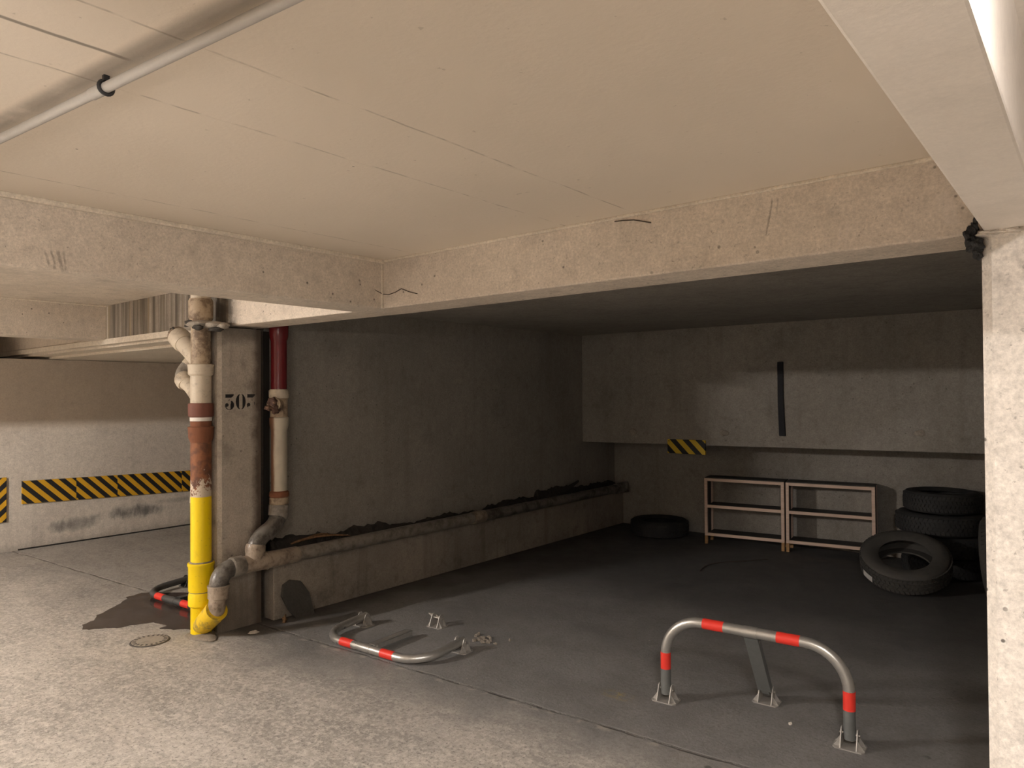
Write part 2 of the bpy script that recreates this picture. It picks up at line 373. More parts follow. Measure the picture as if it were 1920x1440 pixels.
def emit(name, col, st):
    m = bpy.data.materials.new(name); m.use_nodes = True; t = m.node_tree; t.nodes.clear()
    e = t.nodes.new('ShaderNodeEmission'); e.inputs[0].default_value = (*col, 1); e.inputs[1].default_value = st
    o = t.nodes.new('ShaderNodeOutputMaterial'); t.links.new(e.outputs[0], o.inputs[0]); return m

# ------------------------------------------------------------------ mesh helpers
def box(bm, a, b):
    x0, y0, z0 = a; x1, y1, z1 = b
    v = [bm.verts.new(p) for p in ((x0,y0,z0),(x1,y0,z0),(x1,y1,z0),(x0,y1,z0),(x0,y0,z1),(x1,y0,z1),(x1,y1,z1),(x0,y1,z1))]
    for f in ((3,2,1,0),(4,5,6,7),(0,1,5,4),(1,2,6,5),(2,3,7,6),(3,0,4,7)): bm.faces.new([v[i] for i in f])
    return v
def prism(bm, pts, off):
    """closed polygon pts (3D) extruded by vector off"""
    off = Vector(off); a = [bm.verts.new(p) for p in pts]; b = [bm.verts.new(Vector(p) + off) for p in pts]
    n = len(pts); bm.faces.new(a[::-1]); bm.faces.new(b)
    for i in range(n): bm.faces.new((a[i], a[(i+1) % n], b[(i+1) % n], b[i]))
def frames(path):
    P = [Vector(p) for p in path]; T = []
    for i in range(len(P)):
        t = (P[min(i+1, len(P)-1)] - P[max(i-1, 0)]); T.append(t.normalized())
    up = Vector((0, 0, 1)) if abs(T[0].z) < 0.9 else Vector((1, 0, 0))
    nrm = (up - T[0] * up.dot(T[0])).normalized(); out = []
    for i in range(len(P)):
        if i:
            q = T[i-1].rotation_difference(T[i]); nrm = (q @ nrm)
            nrm = (nrm - T[i] * nrm.dot(T[i])).normalized()
        out.append((P[i], nrm, T[i].cross(nrm)))
    return out
def tube(bm, path, r, seg=20, cap=True):
    fr = frames(path); R = r if isinstance(r, (list, tuple)) else [r] * len(fr); rings = []
    for (p, a, b), q in zip(fr, R):
        rings.append([bm.verts.new(p + (a * math.cos(2*PI*k/seg) + b * math.sin(2*PI*k/seg)) * q) for k in range(seg)])
    for i in range(len(rings) - 1):
        for k in range(seg):
            bm.faces.new((rings[i][k], rings[i][(k+1) % seg], rings[i+1][(k+1) % seg], rings[i+1][k]))
    if cap: bm.faces.new(rings[0][::-1]); bm.faces.new(rings[-1])
def bez(p0, p1, p2, n=8):
    p0, p1, p2 = Vector(p0), Vector(p1), Vector(p2)
    return [p0*(1-t)**2 + p1*2*t*(1-t) + p2*t*t for t in [i/n for i in range(n+1)]]
def lathe(bm, prof, seg=48, closed=True):
    """profile (r, z) revolved about local Z"""
    rings = [[bm.verts.new((r*math.cos(2*PI*k/seg), r*math.sin(2*PI*k/seg), z)) for k in range(seg)] for r, z in prof]
    n = len(rings)
    for i in range(n if closed else n - 1):
        A, B = rings[i], rings[(i+1) % n]
        for k in range(seg): bm.faces.new((A[k], A[(k+1) % seg], B[(k+1) % seg], B[k]))
    return rings
def obj(name, bm, m, parent=None, smooth=False, bevel=0.0, loc=None, rot=None):
    bmesh.ops.recalc_face_normals(bm, faces=bm.faces[:])
    if bevel > 0:
        bmesh.ops.bevel(bm, geom=[e for e in bm.edges if len(e.link_faces) == 2 and e.calc_face_angle(0) > 0.5], offset=bevel, segments=2, affect='EDGES', profile=0.5)
    me = bpy.data.meshes.new(name); bm.to_mesh(me); bm.free()
    if smooth:
        for p in me.polygons: p.use_smooth = True
        me.set_sharp_from_angle(angle=math.radians(38))
    o = bpy.data.objects.new(name, me); C.objects.link(o)
    me.materials.append(m)
    if parent: o.parent = parent
    if loc: o.location = loc
    if rot: o.rotation_euler = rot
    return o
def tag(o, label, cat, group=None):
    o['label'] = label; o['category'] = cat
    if group: o['group'] = group
    return o
def thing(name, label, cat, loc=(0,0,0), rot=(0,0,0), group=None):
    o = bpy.data.objects.new(name, None); C.objects.link(o); o.empty_display_size = 0.1
    o.location = loc; o.rotation_euler = rot
    return tag(o, label, cat, group)
def struct(name, m, *boxes, bevel=0.0):
    bm = bmesh.new()
    for a, b in boxes: box(bm, a, b)
    o = obj(name, bm, m, bevel=bevel); o['kind'] = 'structure'; return o
def part(name, m, parent, *boxes, bevel=0.0):
    bm = bmesh.new()
    for a, b in boxes: box(bm, a, b)
    return obj(name, bm, m, parent, bevel=bevel)
def tpart(name, m, parent, path, r, seg=20, cap=True):
    bm = bmesh.new(); tube(bm, path, r, seg, cap); return obj(name, bm, m, parent, smooth=True)
def lumps(bm, items, seed=1, rough=0.25):
    """irregular lumps: (centre, radii)"""
    rnd = random.Random(seed)
    for c, r in items:
        res = bmesh.ops.create_icosphere(bm, subdivisions=3, radius=1.0)
        ph = [rnd.uniform(0, 6) for _ in range(6)]
        for v in res['verts']:
            d = v.co.normalized()
            k = 1 + rough * (math.sin(3*d.x+ph[0]) * math.cos(4*d.y+ph[1]) + 0.6*math.sin(7*d.z+ph[2]+3*d.x))
            v.co = Vector(c) + Vector((d.x*r[0], d.y*r[1], d.z*r[2])) * k

# ------------------------------------------------------------------ setting
XW = -8.70            # striped side wall
YB = 7.64             # back wall
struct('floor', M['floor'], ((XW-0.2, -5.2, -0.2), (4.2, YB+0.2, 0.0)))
struct('ceiling', M['ceiling'], ((-3.1, -5.2, 2.315), (-0.15, 2.6, 2.5)))
struct('ceiling_left', M['beam'], ((-10.2, -5.2, 2.373), (-3.08, 2.6, 2.5)))
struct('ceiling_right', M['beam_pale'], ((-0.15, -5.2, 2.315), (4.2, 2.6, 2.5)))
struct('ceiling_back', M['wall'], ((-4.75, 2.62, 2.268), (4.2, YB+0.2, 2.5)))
struct('ceiling_far', M['fascia'], ((-10.2, 2.75, 2.0), (-4.75, YB+0.2, 2.5)), ((-10.2, 2.565, 2.024), (-4.86, 2.75, 2.06)))
struct('wall_left', M['striped_wall'], ((XW-0.2, -5.2, 0), (XW, YB+0.2, 1.995)), ((-10.4, -5.2, 0), (-10.2, YB+0.2, 2.5)))
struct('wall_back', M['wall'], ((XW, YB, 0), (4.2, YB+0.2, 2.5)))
struct('wall_front', M['beam'], ((-10.2, -5.2, 0), (4.2, -5.0, 2.5)))
struct('wall_right', M['wall'], ((4.0, -5.0, 0), (4.2, YB, 2.5)))
struct('wall_side', M['wall'], ((-0.265, 2.75, 0), (-0.05, 4.4, 2.4)), ((-0.42, 4.4, 0), (-0.05, YB, 2.4)))
struct('wall_partition', M['wall'], ((-4.86, 2.83, 0), (-4.65, YB, 2.4)))
struct('wall_plinth', M['plinth'], ((-4.66, 2.83, 0), (-4.53, YB, 0.395)), bevel=0.006)
# drop wall (deep beam) across the back of the bay; its lower edge rises a little to the right
bm = bmesh.new()
prism(bm, [(-4.66, 6.936, 1.03), (-0.40, 6.936, 1.085), (-0.40, 6.936, 2.4), (-4.66, 6.936, 2.4)], (0, 0.28, 0))
o = obj('wall_back_beam', bm, M['wall'], bevel=0.006); o['kind'] = 'structure'
# soffit void behind the drop wall is closed by the back wall ceiling
# main cross beam
def beam_a():
    bm = bmesh.new()
    xs = [(-10.2, 2.092), (-6.8, 2.089), (-4.5, 2.068), (-3.0, 2.058), (-0.35, 2.061), (4.0, 2.061)]
    rows = [[bm.verts.new((x, 2.5, z)), bm.verts.new((x, 2.75, z)), bm.verts.new((x, 2.75, 2.48)), bm.verts.new((x, 2.5, 2.48))] for x, z in xs]
    for A, B in zip(rows, rows[1:]):
        for k in range(4): bm.faces.new((A[k], A[(k+1) % 4], B[(k+1) % 4], B[k]))
    bm.faces.new(rows[0]); bm.faces.new(rows[-1][::-1])
    o = obj('trim_cross_beam', bm, M['beam_a'], bevel=0.007); o['kind'] = 'structure'
beam_a()
struct('trim_beam_left', M['beam_left'], ((-3.195, -5.0, 2.058), (-2.95, 2.5, 2.45)), bevel=0.008)
struct('trim_beam_far_left', M['beam'], ((-6.80, -5.0, 2.082), (-6.555, 2.5, 2.45)), bevel=0.008)
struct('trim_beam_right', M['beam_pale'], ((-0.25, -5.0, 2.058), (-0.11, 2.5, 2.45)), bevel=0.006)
struct('trim_fascia', M['fascia'], ((-10.2, 2.488, 2.042), (-4.86, 2.56, 2.088)))
# render fillets along the beam heads
for nm, a, b in (('trim_fillet_left', (-2.951, -5.0, 2.296), (-2.928, 2.5, 2.316)), ('trim_fillet_cross', (-2.95, 2.488, 2.303), (-0.25, 2.501, 2.316)),
                 ('trim_fillet_far', (-6.556, -5.0, 2.362), (-6.543, 2.5, 2.374)), ('trim_fillet_corner', (-2.956, 2.487, 2.06), (-2.943, 2.501, 2.316))):
    struct(nm, M['fascia'], (a, b), bevel=0.004)
# column 303 and right pillar
def column(name, m, x0, x1, y0, y1, z1, ch):
    bm = bmesh.new()
    prism(bm, [(x0, y0+ch, 0), (x0+ch, y0, 0), (x1-ch, y0, 0), (x1, y0+ch, 0), (x1, y1, 0), (x0, y1, 0)], (0, 0, z1))
    o = obj(name, bm, m); o['kind'] = 'structure'; return o
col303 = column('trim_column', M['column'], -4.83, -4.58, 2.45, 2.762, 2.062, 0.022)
column('trim_pillar', M['pillar'], -0.257, 0.12, 2.44, 2.76, 2.046, 0.026)
struct('baseboard_left', M['darkgap'], ((XW, 2.46, 0), (XW+0.008, YB, 0.014)))
# narrow dark slot between column and partition
struct('trim_slot', M['darkgap'], ((-4.86, 2.76, 0), (-4.80, 2.83, 2.06)), ((-4.652, 2.826, 0.40), (-4.646, 2.872, 2.06)))

# painted number on the column (stencil numerals), y runs to the right, z up
def number():
    bm = bmesh.new(); X = -4.5802; H = 0.104; Z0 = 1.503
    def poly(pts): # (y, z) metres
        prism(bm, [(X, y, z) for y, z in pts], (0.0016, 0, 0))
    def three(y0, w, faded):
        t = Z0 + H
        poly([(y0, t), (y0+w, t), (y0+w*0.90, t-0.014), (y0+w*0.66, t-0.024), (y0, t-0.024)])
        if not faded:
            # thick bowl
            c = (y0+w*0.45, Z0+0.030); out = []; inn = []
            for k in range(13):
                a = math.radians(62 - k*(62+95)/12)
                out.append((c[0]+0.56*w*math.cos(a), c[1]+0.0335*math.sin(a)))
                th = 0.004 + 0.022*max(0, math.cos(math.radians(-5 + (k-5.0)*13)))
                inn.append((c[0]+(0.56*w-th)*math.cos(a), c[1]+(0.0335-min(0.004, th*0.35))*math.sin(a)))
            poly(out + inn[::-1])
            poly([(y0+w*0.42, Z0+0.058), (y0+w*0.5, Z0+0.070), (y0+w*0.44, Z0+0.070), (y0+w*0.36, Z0+0.058)])
        else:
            poly([(y0+w*0.86, Z0+0.052), (y0+w*0.93, Z0+0.044), (y0+w*0.95, Z0+0.034), (y0+w*0.90, Z0+0.026), (y0+w*0.88, Z0+0.036), (y0+w*0.85, Z0+0.045)])
            poly([(y0+w*0.44, Z0+0.062), (y0+w*0.62, Z0+0.066), (y0+w*0.72, Z0+0.060), (y0+w*0.60, Z0+0.061)])
        # ball and tail
        b = (y0+w*0.17, Z0+0.031); r = 0.0125
        poly([(b[0]+r*math.cos(2*PI*k/16), b[1]+r*math.sin(2*PI*k/16)) for k in range(16)])
        tl = [(y0-0.001, Z0+0.030)]; t2 = []
        n = 3 if faded else 8
        for k in range(n+1):
            a = math.radians(185 + k*9.5)
            tl.append((y0+w*0.45+0.49*w*math.cos(a), Z0+0.030+0.033*math.sin(a)))
            t2.append((y0+w*0.45+(0.49*w-0.007+k*0.0004)*math.cos(a), Z0+0.030+0.029*math.sin(a)))
        poly(tl + t2[::-1])
    three(2.497, 0.062, False)
    # zero: two crescents
    c = (2.609, Z0+0.052)
    for s in (-1, 1):
        o_ = [(c[0]+s*(0.005+0.031*math.cos(a)), c[1]+0.052*math.sin(a)) for a in [math.radians(-88+k*176/14) for k in range(15)]]
        i_ = [(c[0]+s*(0.0045+0.0085*min(1, math.cos(a)*1.6)), c[1]+0.050*math.sin(a)) for a in [math.radians(-86+k*172/14) for k in range(15)]]
        poly(o_ + i_[::-1])
    three(2.658, 0.060, True)
    o = obj('painted_number', bm, M['black_paint'], col303)
    return o
number()

# ------------------------------------------------------------------ drain stack (yellow foot)
ax, ay = -4.670, 2.372
t = thing('drain_stack', 'upright drain pipe with yellow lower half and rusty middle, before the numbered column', 'pipe', (0, 0, 0))
def vz(name, m, prof, parent=t, x=ax, y=ay):
    return tpart(name, m, parent, [(x, y, z) for z, r in prof], [r for z, r in prof], 28)
vz('foot_pipe', M['yellow'], [(0.0, 0.066), (0.195, 0.066), (0.205, 0.071)])
# yellow wye branch
tpart('wye_branch', M['yellow_dirty'], t, [(ax, ay, 0.055), (ax+0.06, ay-0.005, 0.085), (-4.462, 2.372, 0.20)], [0.062, 0.066, 0.072], 28)
vz('lower_socket', M['yellow'], [(0.190, 0.071), (0.200, 0.081), (0.262, 0.081), (0.272, 0.078), (0.286, 0.076)])
vz('socket_ring', M['mortar'], [(0.282, 0.075), (0.296, 0.075)])
vz('yellow_coupling', M['yellow'], [(0.292, 0.078), (0.300, 0.080), (0.455, 0.080), (0.462, 0.085), (0.478, 0.085), (0.481, 0.080)])
vz('coupling_seal', M['mortar'], [(0.478, 0.076), (0.490, 0.070)])
vz('yellow_pipe', M['yellow'], [(0.484, 0.066), (0.924, 0.066)])
vz('peeling_pipe', M['peeled'], [(0.922, 0.066), (1.30, 0.066)])
vz('rust_socket', M['rust'], [(1.285, 0.066), (1.315, 0.078), (1.372, 0.081), (1.388, 0.084), (1.392, 0.075)])
vz('rust_pipe', M['rust'], [(1.388, 0.066), (1.430, 0.067)])
vz('white_band', M['white_band'], [(1.428, 0.0695), (1.455, 0.0695)])
vz('red_collar', M['red_brown'], [(1.452, 0.068), (1.462, 0.079), (1.530, 0.081), (1.545, 0.079), (1.549, 0.070)])
vz('tee_body', M['cream'], [(1.545, 0.066), (1.730, 0.067), (1.742, 0.080), (1.795, 0.083), (1.806, 0.086), (1.811, 0.078)])
sw = tpart('swept_inlet', M['cream'], t, bez((ax-0.01, ay, 1.575), (ax-0.12, ay, 1.66), (-4.88, ay, 1.69), 5)[:], [0.055, 0.052, 0.050, 0.048, 0.048, 0.049], 22)
tpart('inlet_socket', M['cream'], sw, [(-4.868, ay, 1.678), (-4.885, ay, 1.692), (-4.915, ay, 1.716), (-4.93, ay, 1.728)], [0.055, 0.062, 0.062, 0.055], 22)
tpart('inlet_elbow', M['grey_plastic'], sw, bez((-4.915, ay, 1.712), (-4.965, ay+0.005, 1.755), (-4.94, ay+0.06, 1.815), 6), [0.052]*7, 22)
tpart('inlet_rim', M['cream'], sw, [(-4.944, ay+0.05, 1.803), (-4.936, ay+0.07, 1.83)], [0.056, 0.056], 22)
vz('wye_body', M['cream_dirty'], [(1.805, 0.064), (1.98, 0.064), (2.06, 0.062)])
br = tpart('branch_arm', M['cream'], t, [(ax-0.005, ay, 1.825), (-4.80, ay, 1.905), (-4.905, ay, 1.965)], [0.060, 0.062, 0.062], 24)
br2 = tpart('branch_socket', M['cream'], t, [(-4.893, ay, 1.958), (-4.91, ay, 1.969), (-4.985, ay, 2.012), (-4.99, ay, 2.015)], [0.066, 0.074, 0.074, 0.066], 24)
tpart('branch_cap', M['cream_dirty'], br2, [(-4.985, ay, 2.012), (-5.012, ay, 2.028), (-5.016, ay, 2.031)], [0.066, 0.066, 0.05], 24)
bm = bmesh.new(); lumps(bm, [((-5.02, ay-0.01, 2.045), (0.03, 0.035, 0.028)), ((-5.03, ay+0.02, 2.02), (0.015, 0.03, 0.03)), ((-4.99, ay-0.03, 2.06), (0.03, 0.02, 0.02))], 3, 0.35)
obj('cap_residue', bm, M['soot'], br2)
vz('top_pipe', M['cream_dirty'], [(2.09, 0.066), (2.115, 0.074), (2.12, 0.078), (2.235, 0.078), (2.25, 0.072)])
vz('upper_pipe', M['cream'], [(2.245, 0.064), (2.374, 0.064)])
bm = bmesh.new(); lumps(bm, [((ax+0.01, ay+0.0, 2.078), (0.105, 0.09, 0.030)), ((ax+0.11, ay+0.035, 2.070), (0.11, 0.06, 0.026)), ((ax-0.10, ay+0.01, 2.066), (0.11, 0.05, 0.020)), ((ax+0.19, ay+0.05, 2.060), (0.06, 0.04, 0.024))], 5, 0.09)
obj('mortar_collar', bm, M['mortar'], t, smooth=True)
bm = bmesh.new(); lumps(bm, [((ax-0.03, ay-0.055, 2.094), (0.055, 0.03, 0.016)), ((ax+0.06, ay-0.05, 2.052), (0.05, 0.03, 0.020)), ((ax+0.15, ay+0.03, 2.040), (0.07, 0.04, 0.016)), ((ax-0.12, ay-0.02, 2.075), (0.05, 0.03, 0.012))], 8, 0.14)
obj('soot_crust', bm, M['soot'], t, smooth=True)
bm = bmesh.new(); lumps(bm, [((ax+0.02, ay-0.01, 0.0), (0.10, 0.09, 0.016)), ((ax+0.09, ay-0.02, 0.0), (0.11, 0.07, 0.022)), ((ax+0.05, ay-0.03, 0.0), (0.10, 0.075, 0.018))], 9, 0.12)
obj('mortar_foot', bm, M['mortar'], t, smooth=True)
tpart('string_knot', M['paper'], t, bez((ax-0.066, ay-0.01, 0.93), (ax-0.11, ay-0.02, 0.94), (ax-0.105, ay-0.02, 0.87), 6), 0.006, 8)

# ------------------------------------------------------------------ waste pipe along the wall with bends into the yellow foot
t = thing('waste_pipe', 'grey waste pipe lying along the wall ledge and bending down into the yellow pipe foot', 'pipe')
px, pz = -4.497, 0.447
tpart('foot_bend', M['brown_plastic'], t, bez((-4.492, 2.374, 0.165), (-4.462, 2.376, 0.215), (-4.468, 2.384, 0.30), 8), [0.055]*9, 26)
tpart('bend_socket', M['brown_plastic'], t, [(-4.467, 2.383, 0.268), (-4.467, 2.384, 0.275), (-4.468, 2.386, 0.335), (-4.468, 2.387, 0.345), (-4.468, 2.387, 0.358)], [0.058, 0.066, 0.066, 0.070, 0.070], 26)
tpart('elbow', M['dark_plastic'], t, bez((-4.468, 2.387, 0.35), (-4.470, 2.392, 0.447), (-4.482, 2.50, 0.449), 10), [0.060]*11, 26)
tpart('elbow_socket', M['grey_plastic'], t, [(-4.481, 2.478, 0.449), (-4.481, 2.486, 0.449), (-4.486, 2.56, 0.449), (-4.487, 2.568, 0.449)], [0.060, 0.068, 0.068, 0.060], 26)
tpart('tee_fitting', M['brown_plastic'], t, [(-4.487, 2.565, 0.449), (-4.49, 2.80, 0.449)], [0.059, 0.059], 26)
tpart('riser_arm', M['brown_plastic'], t, [(-4.489, 2.648, 0.455), (-4.490, 2.662, 0.525)], [0.057, 0.060], 26)
tpart('tee_ring', M['brown_plastic'], t, [(-4.49, 2.735, 0.449), (-4.49, 2.748, 0.449)], [0.064, 0.064], 26)
tpart('reducer', M['brown_plastic'], t, [(-4.49, 2.795, 0.449), (-4.492, 2.99, 0.449), (-4.492, 3.0, 0.449)], [0.059, 0.056, 0.052], 26)
tpart('long_pipe', M['grey_plastic'], t, [(-4.492, 2.99, 0.449), (-4.496, 4.9, 0.447)], [0.050, 0.050], 26)
tpart('pipe_joint', M['brown_plastic'], t, [(-4.496, 4.86, 0.447), (-4.496, 5.02, 0.447)], [0.056, 0.056], 26)
tpart('long_pipe', M['dark_plastic'], t, [(-4.496, 5.0, 0.447), (-4.50, 7.48, 0.445)], [0.050, 0.050], 26)
tpart('end_bend', M['dark_plastic'], t, bez((-4.50, 7.42, 0.445), (-4.50, 7.56, 0.447), (-4.42, 7.58, 0.46), 6), [0.062]*7, 22)
# ------------------------------------------------------------------ red / cream downpipe
t = thing('downpipe', 'dark red and cream downpipe with rust streaks, against the wall behind the column', 'pipe')
rx, ry = -4.545, 2.885
def dz(name, m, prof, parent=t): return tpart(name, m, parent, [(rx, ry, z) for z, r in prof], [r for z, r in prof], 28)
dz('red_pipe', M['red'], [(1.625, 0.057), (1.985, 0.057), (2.015, 0.066), (2.05, 0.069), (2.27, 0.069)])
dz('tee_socket', M['cream'], [(1.575, 0.064), (1.585, 0.070), (1.630, 0.071), (1.640, 0.064)])
dz('tee_fitting', M['cream_dirty'], [(1.43, 0.060), (1.58, 0.060)])
pl = tpart('tee_outlet', M['cream_dirty'], t, [(rx+0.02, ry-0.02, 1.53), (rx+0.065, ry-0.085, 1.535)], [0.046, 0.050], 22)
bm = bmesh.new(); lumps(bm, [((rx+0.07, ry-0.09, 1.55), (0.030, 0.036, 0.038)), ((rx+0.06, ry-0.115, 1.51), (0.022, 0.036, 0.022)), ((rx+0.075, ry-0.075, 1.50), (0.024, 0.03, 0.035))], 12, 0.2)
obj('rusted_plug', bm, M['rust_dark'], pl)
dz('cream_pipe', M['cream_run'], [(0.885, 0.056), (1.345, 0.056), (1.385, 0.066), (1.435, 0.068), (1.442, 0.062)])
dz('rusty_rim', M['rust'], [(0.868, 0.062), (0.878, 0.070), (0.905, 0.068), (0.915, 0.056)])
dz('lower_socket', M['cream_dirty'], [(0.815, 0.062), (0.825, 0.068), (0.865, 0.068), (0.872, 0.06)])
tpart('elbow_socket', M['grey_plastic'], t, [(rx, ry, 0.82), (rx, ry, 0.81), (rx+0.006, ry-0.012, 0.735), (rx+0.008, ry-0.018, 0.725)], [0.066, 0.073, 0.071, 0.062], 28)
tpart('elbow', M['dark_plastic'], t, bez((rx+0.006, ry-0.014, 0.74), (rx+0.02, ry-0.04, 0.67), (-4.505, 2.755, 0.64), 6) + bez((-4.505, 2.755, 0.64), (-4.495, 2.675, 0.605), (-4.490, 2.664, 0.535), 8)[1:], [0.058]*15, 26)
tpart('elbow_rim', M['brown_plastic'], t, [(-4.4905, 2.667, 0.575), (-4.490, 2.664, 0.56), (-4.490, 2.663, 0.522)], [0.060, 0.068, 0.066], 26)

# dirt heap on ledge: one uneven ridge with its back against the wall
bm = bmesh.new(); rnd = random.Random(4); rows = []
k = 0; y = 2.845
while y < 7.6:
    hgt = 0.095 + 0.02*math.sin(y*2.3) + 0.012*math.sin(y*7.1) + 0.008*math.sin(y*23) + rnd.uniform(-0.006, 0.008) + (0.03 if y < 3.3 else 0) + (0.03 if y > 6 else 0)
    rows.append([bm.verts.new(p) for p in ((-4.648, y, 0.3965), (-4.552, y, 0.3965), (-4.556, y, 0.405+hgt*0.45*rnd.uniform(0.85, 1.1)), (-4.60, y, 0.40+hgt*rnd.uniform(0.92, 1.06)), (-4.648, y, 0.40+hgt*rnd.uniform(1.0, 1.15)))])
    y += rnd.uniform(0.02, 0.04)
for A, B in zip(rows, rows[1:]):
    for q in range(5): bm.faces.new((A[q], A[(q+1) % 5], B[(q+1) % 5], B[q]))
bm.faces.new(rows[0]); bm.faces.new(rows[-1][::-1])
o = obj('ledge_dirt', bm, M['soot']); o['kind'] = 'stuff'; tag(o, 'black dirt heaped along the wall ledge behind the waste pipe', 'dirt')
bm = bmesh.new(); tube(bm, bez((-4.58, 3.0, 0.508), (-4.56, 3.2, 0.56), (-4.49, 3.47, 0.508), 10), [0.006, 0.009, 0.010, 0.011, 0.010, 0.010, 0.009, 0.008, 0.007, 0.005, 0.003], 8)
tube(bm, bez((-4.57, 3.10, 0.525), (-4.58, 3.25, 0.56), (-4.60, 3.36, 0.52), 6), [0.006]*6 + [0.003], 8)
tag(obj('dry_twig', bm, M['bark'], smooth=True), 'curled brown twig lying on the waste pipe near the downpipe', 'twig')
bm = bmesh.new(); tube(bm, [(-4.575, 6.35, 0.50), (-4.57, 6.55, 0.55), (-4.57, 6.72, 0.60)], [0.02, 0.025, 0.012], 8)
tag(obj('dark_stick', bm, M['soot'], smooth=True), 'dark stick poking up from the ledge dirt near the back corner', 'stick')
# dark slab leaning on plinth
bm = bmesh.new()
prism(bm, [(-4.475, 2.865, 0.165), (-4.505, 2.895, 0.235), (-4.51, 2.955, 0.262), (-4.505, 3.045, 0.235), (-4.485, 3.095, 0.15), (-4.445, 3.115, 0.0), (-4.44, 2.955, 0.0), (-4.455, 2.905, 0.07)], (-0.028, 0, 0.006))
tag(obj('slate_offcut', bm, M['slab'], bevel=0.004), 'dark rounded slab offcut propped against the wall foot beside the column', 'slab')

# ------------------------------------------------------------------ conduit on ceiling
t = thing('ceiling_conduit', 'pale round conduit running across the ceiling with one black clip', 'conduit')
def cpt(x): return (x, 0.807 + 0.0945*x, 2.288)
tpart('conduit_tube', M['conduit'], t, [cpt(-2.94), cpt(-2), cpt(-1), cpt(-0.26)], [0.0115]*4, 20)
tpart('coupler', M['conduit'], t, [cpt(-1.76), cpt(-1.71)], [0.0135]*2, 20)
bm = bmesh.new(); c = Vector(cpt(-1.70)); ring = []
for k in range(15):
    a = math.radians(-60 + k*300/14); ring.append((a,))
tube(bm, [c + Vector((0.0, math.sin(math.radians(a)), -math.cos(math.radians(a)))) * 0.015 for a in range(-150, 151, 20)], 0.0045, 8)
box(bm, (-1.705, c.y-0.006, 2.302), (-1.695, c.y+0.006, 2.316))
obj('clip', bm, M['clip'], t, smooth=True)
for x in (-2.5, -0.7):
    c = cpt(x); part('hanger', M['clip'], t, ((x-0.005, c[1]-0.005, 2.296), (x+0.005, c[1]+0.005, 2.316)))

# ------------------------------------------------------------------ hazard markings
t = thing('hazard_strip', 'long yellow and black striped bumper strip on the far left wall', 'hazard strip')
ys = [2.49, 3.005, 3.43, 4.17, 4.60]
for i in range(4):
    y0, y1 = ys[i], ys[i+1]
    f = lambda y: 0.718 - (y-2.49)*0.0255
    g = lambda y: 0.479 - (y-2.49)*0.032
    bm = bmesh.new(); prism(bm, [(XW, y0, g(y0)), (XW, y1-0.002, g(y1)), (XW, y1-0.002, f(y1)), (XW, y0, f(y0))], (0.02, 0, 0))
    obj('foam_panel', bm, M['haz_wall'][i], t, bevel=0.003)
bm = bmesh.new(); box(bm, (XW, 1.85, 0.312), (XW+0.02, 2.355, 0.77))
tag(obj('hazard_board', bm, M['haz_side'], bevel=0.003), 'tall striped bumper board cut off by the picture edge, left of the long strip', 'hazard board')
t = thing('hazard_plate', 'small yellow and black striped plate on the lower edge of the back beam', 'hazard plate')
o = part('plate', M['haz_plate'], t, ((-3.553, 6.912, 0.954), (-3.128, 6.936, 1.103)), bevel=0.003)
for x in (-3.535, -3.145): 
    tpart('screw', M['plate_edge'], t, [(x, 6.913, 1.085), (x, 6.908, 1.085)], 0.006, 10)
bm = bmesh.new()
L = [(-2.388, 1.885), (-2.332, 1.886), (-2.333, 1.55), (-2.318, 1.172), (-2.378, 1.174), (-2.388, 1.50)]
prism(bm, [(x, 6.937, z) for x, z in L], (0, -0.018, 0))
tag(obj('foam_strip', bm, M['foam'], bevel=0.005), 'black upright foam strip stuck on the back beam', 'strip')
# plugged tie holes on the back beam
for i, (x, z, r) in enumerate(((-3.98, 1.165, 0.055), (-2.93, 1.185, 0.045), (-1.19, 1.235, 0.04))):
    bm = bmesh.new(); lumps(bm, [((x, 6.936, z), (r, 0.013, r*0.75))], 20+i, 0.16)
    tag(obj('mortar_patch', bm, M['plinth'], smooth=True), ('round mortar patch low on the back beam, near the bay corner', 'round mortar patch on the back beam just right of the striped plate', 'round mortar patch on the back beam near the bright pillar')[i], 'mortar patch', 'mortar patches on the back beam')

# ------------------------------------------------------------------ parking barriers
def bracket(parent, x, y, m, rear=False):
    bm = bmesh.new()
    # rounded base plate
    w, d = 0.066, 0.050
    prism(bm, [(x-w, y-d*0.7, 0), (x-w+0.012, y-d, 0), (x+w-0.012, y-d, 0), (x+w, y-d*0.7, 0), (x+w, y+d*0.7, 0), (x+w-0.012, y+d, 0), (x-w+0.012, y+d, 0), (x-w, y+d*0.7, 0)], (0, 0, 0.005))
    for s in (-1, 1):
        xe = x + s*0.0335
        pts = [(xe-0.0025, y-d+0.002, 0.005), (xe-0.0025, y-0.016, 0.078), (xe-0.0025, y-0.008, 0.085), (xe-0.0025, y+0.008, 0.085), (xe-0.0025, y+0.016, 0.078), (xe-0.0025, y+d-0.002, 0.005)]
        prism(bm, pts, (0.005, 0, 0))
        for yy in (-0.026, 0.020):
            q = [(xe+s*0.002, y+yy, 0.005), (xe+s*0.030, y+yy, 0.005), (xe+s*0.002, y+yy, 0.045)]
            prism(bm, q, (0, 0.004, 0))
    o = obj('foot_bracket', bm, m, parent)
    tpart('hinge_bolt', M['bolt'], o, [(x-0.043, y, 0.058), (x+0.043, y, 0.058)], 0.006, 10)
    return o
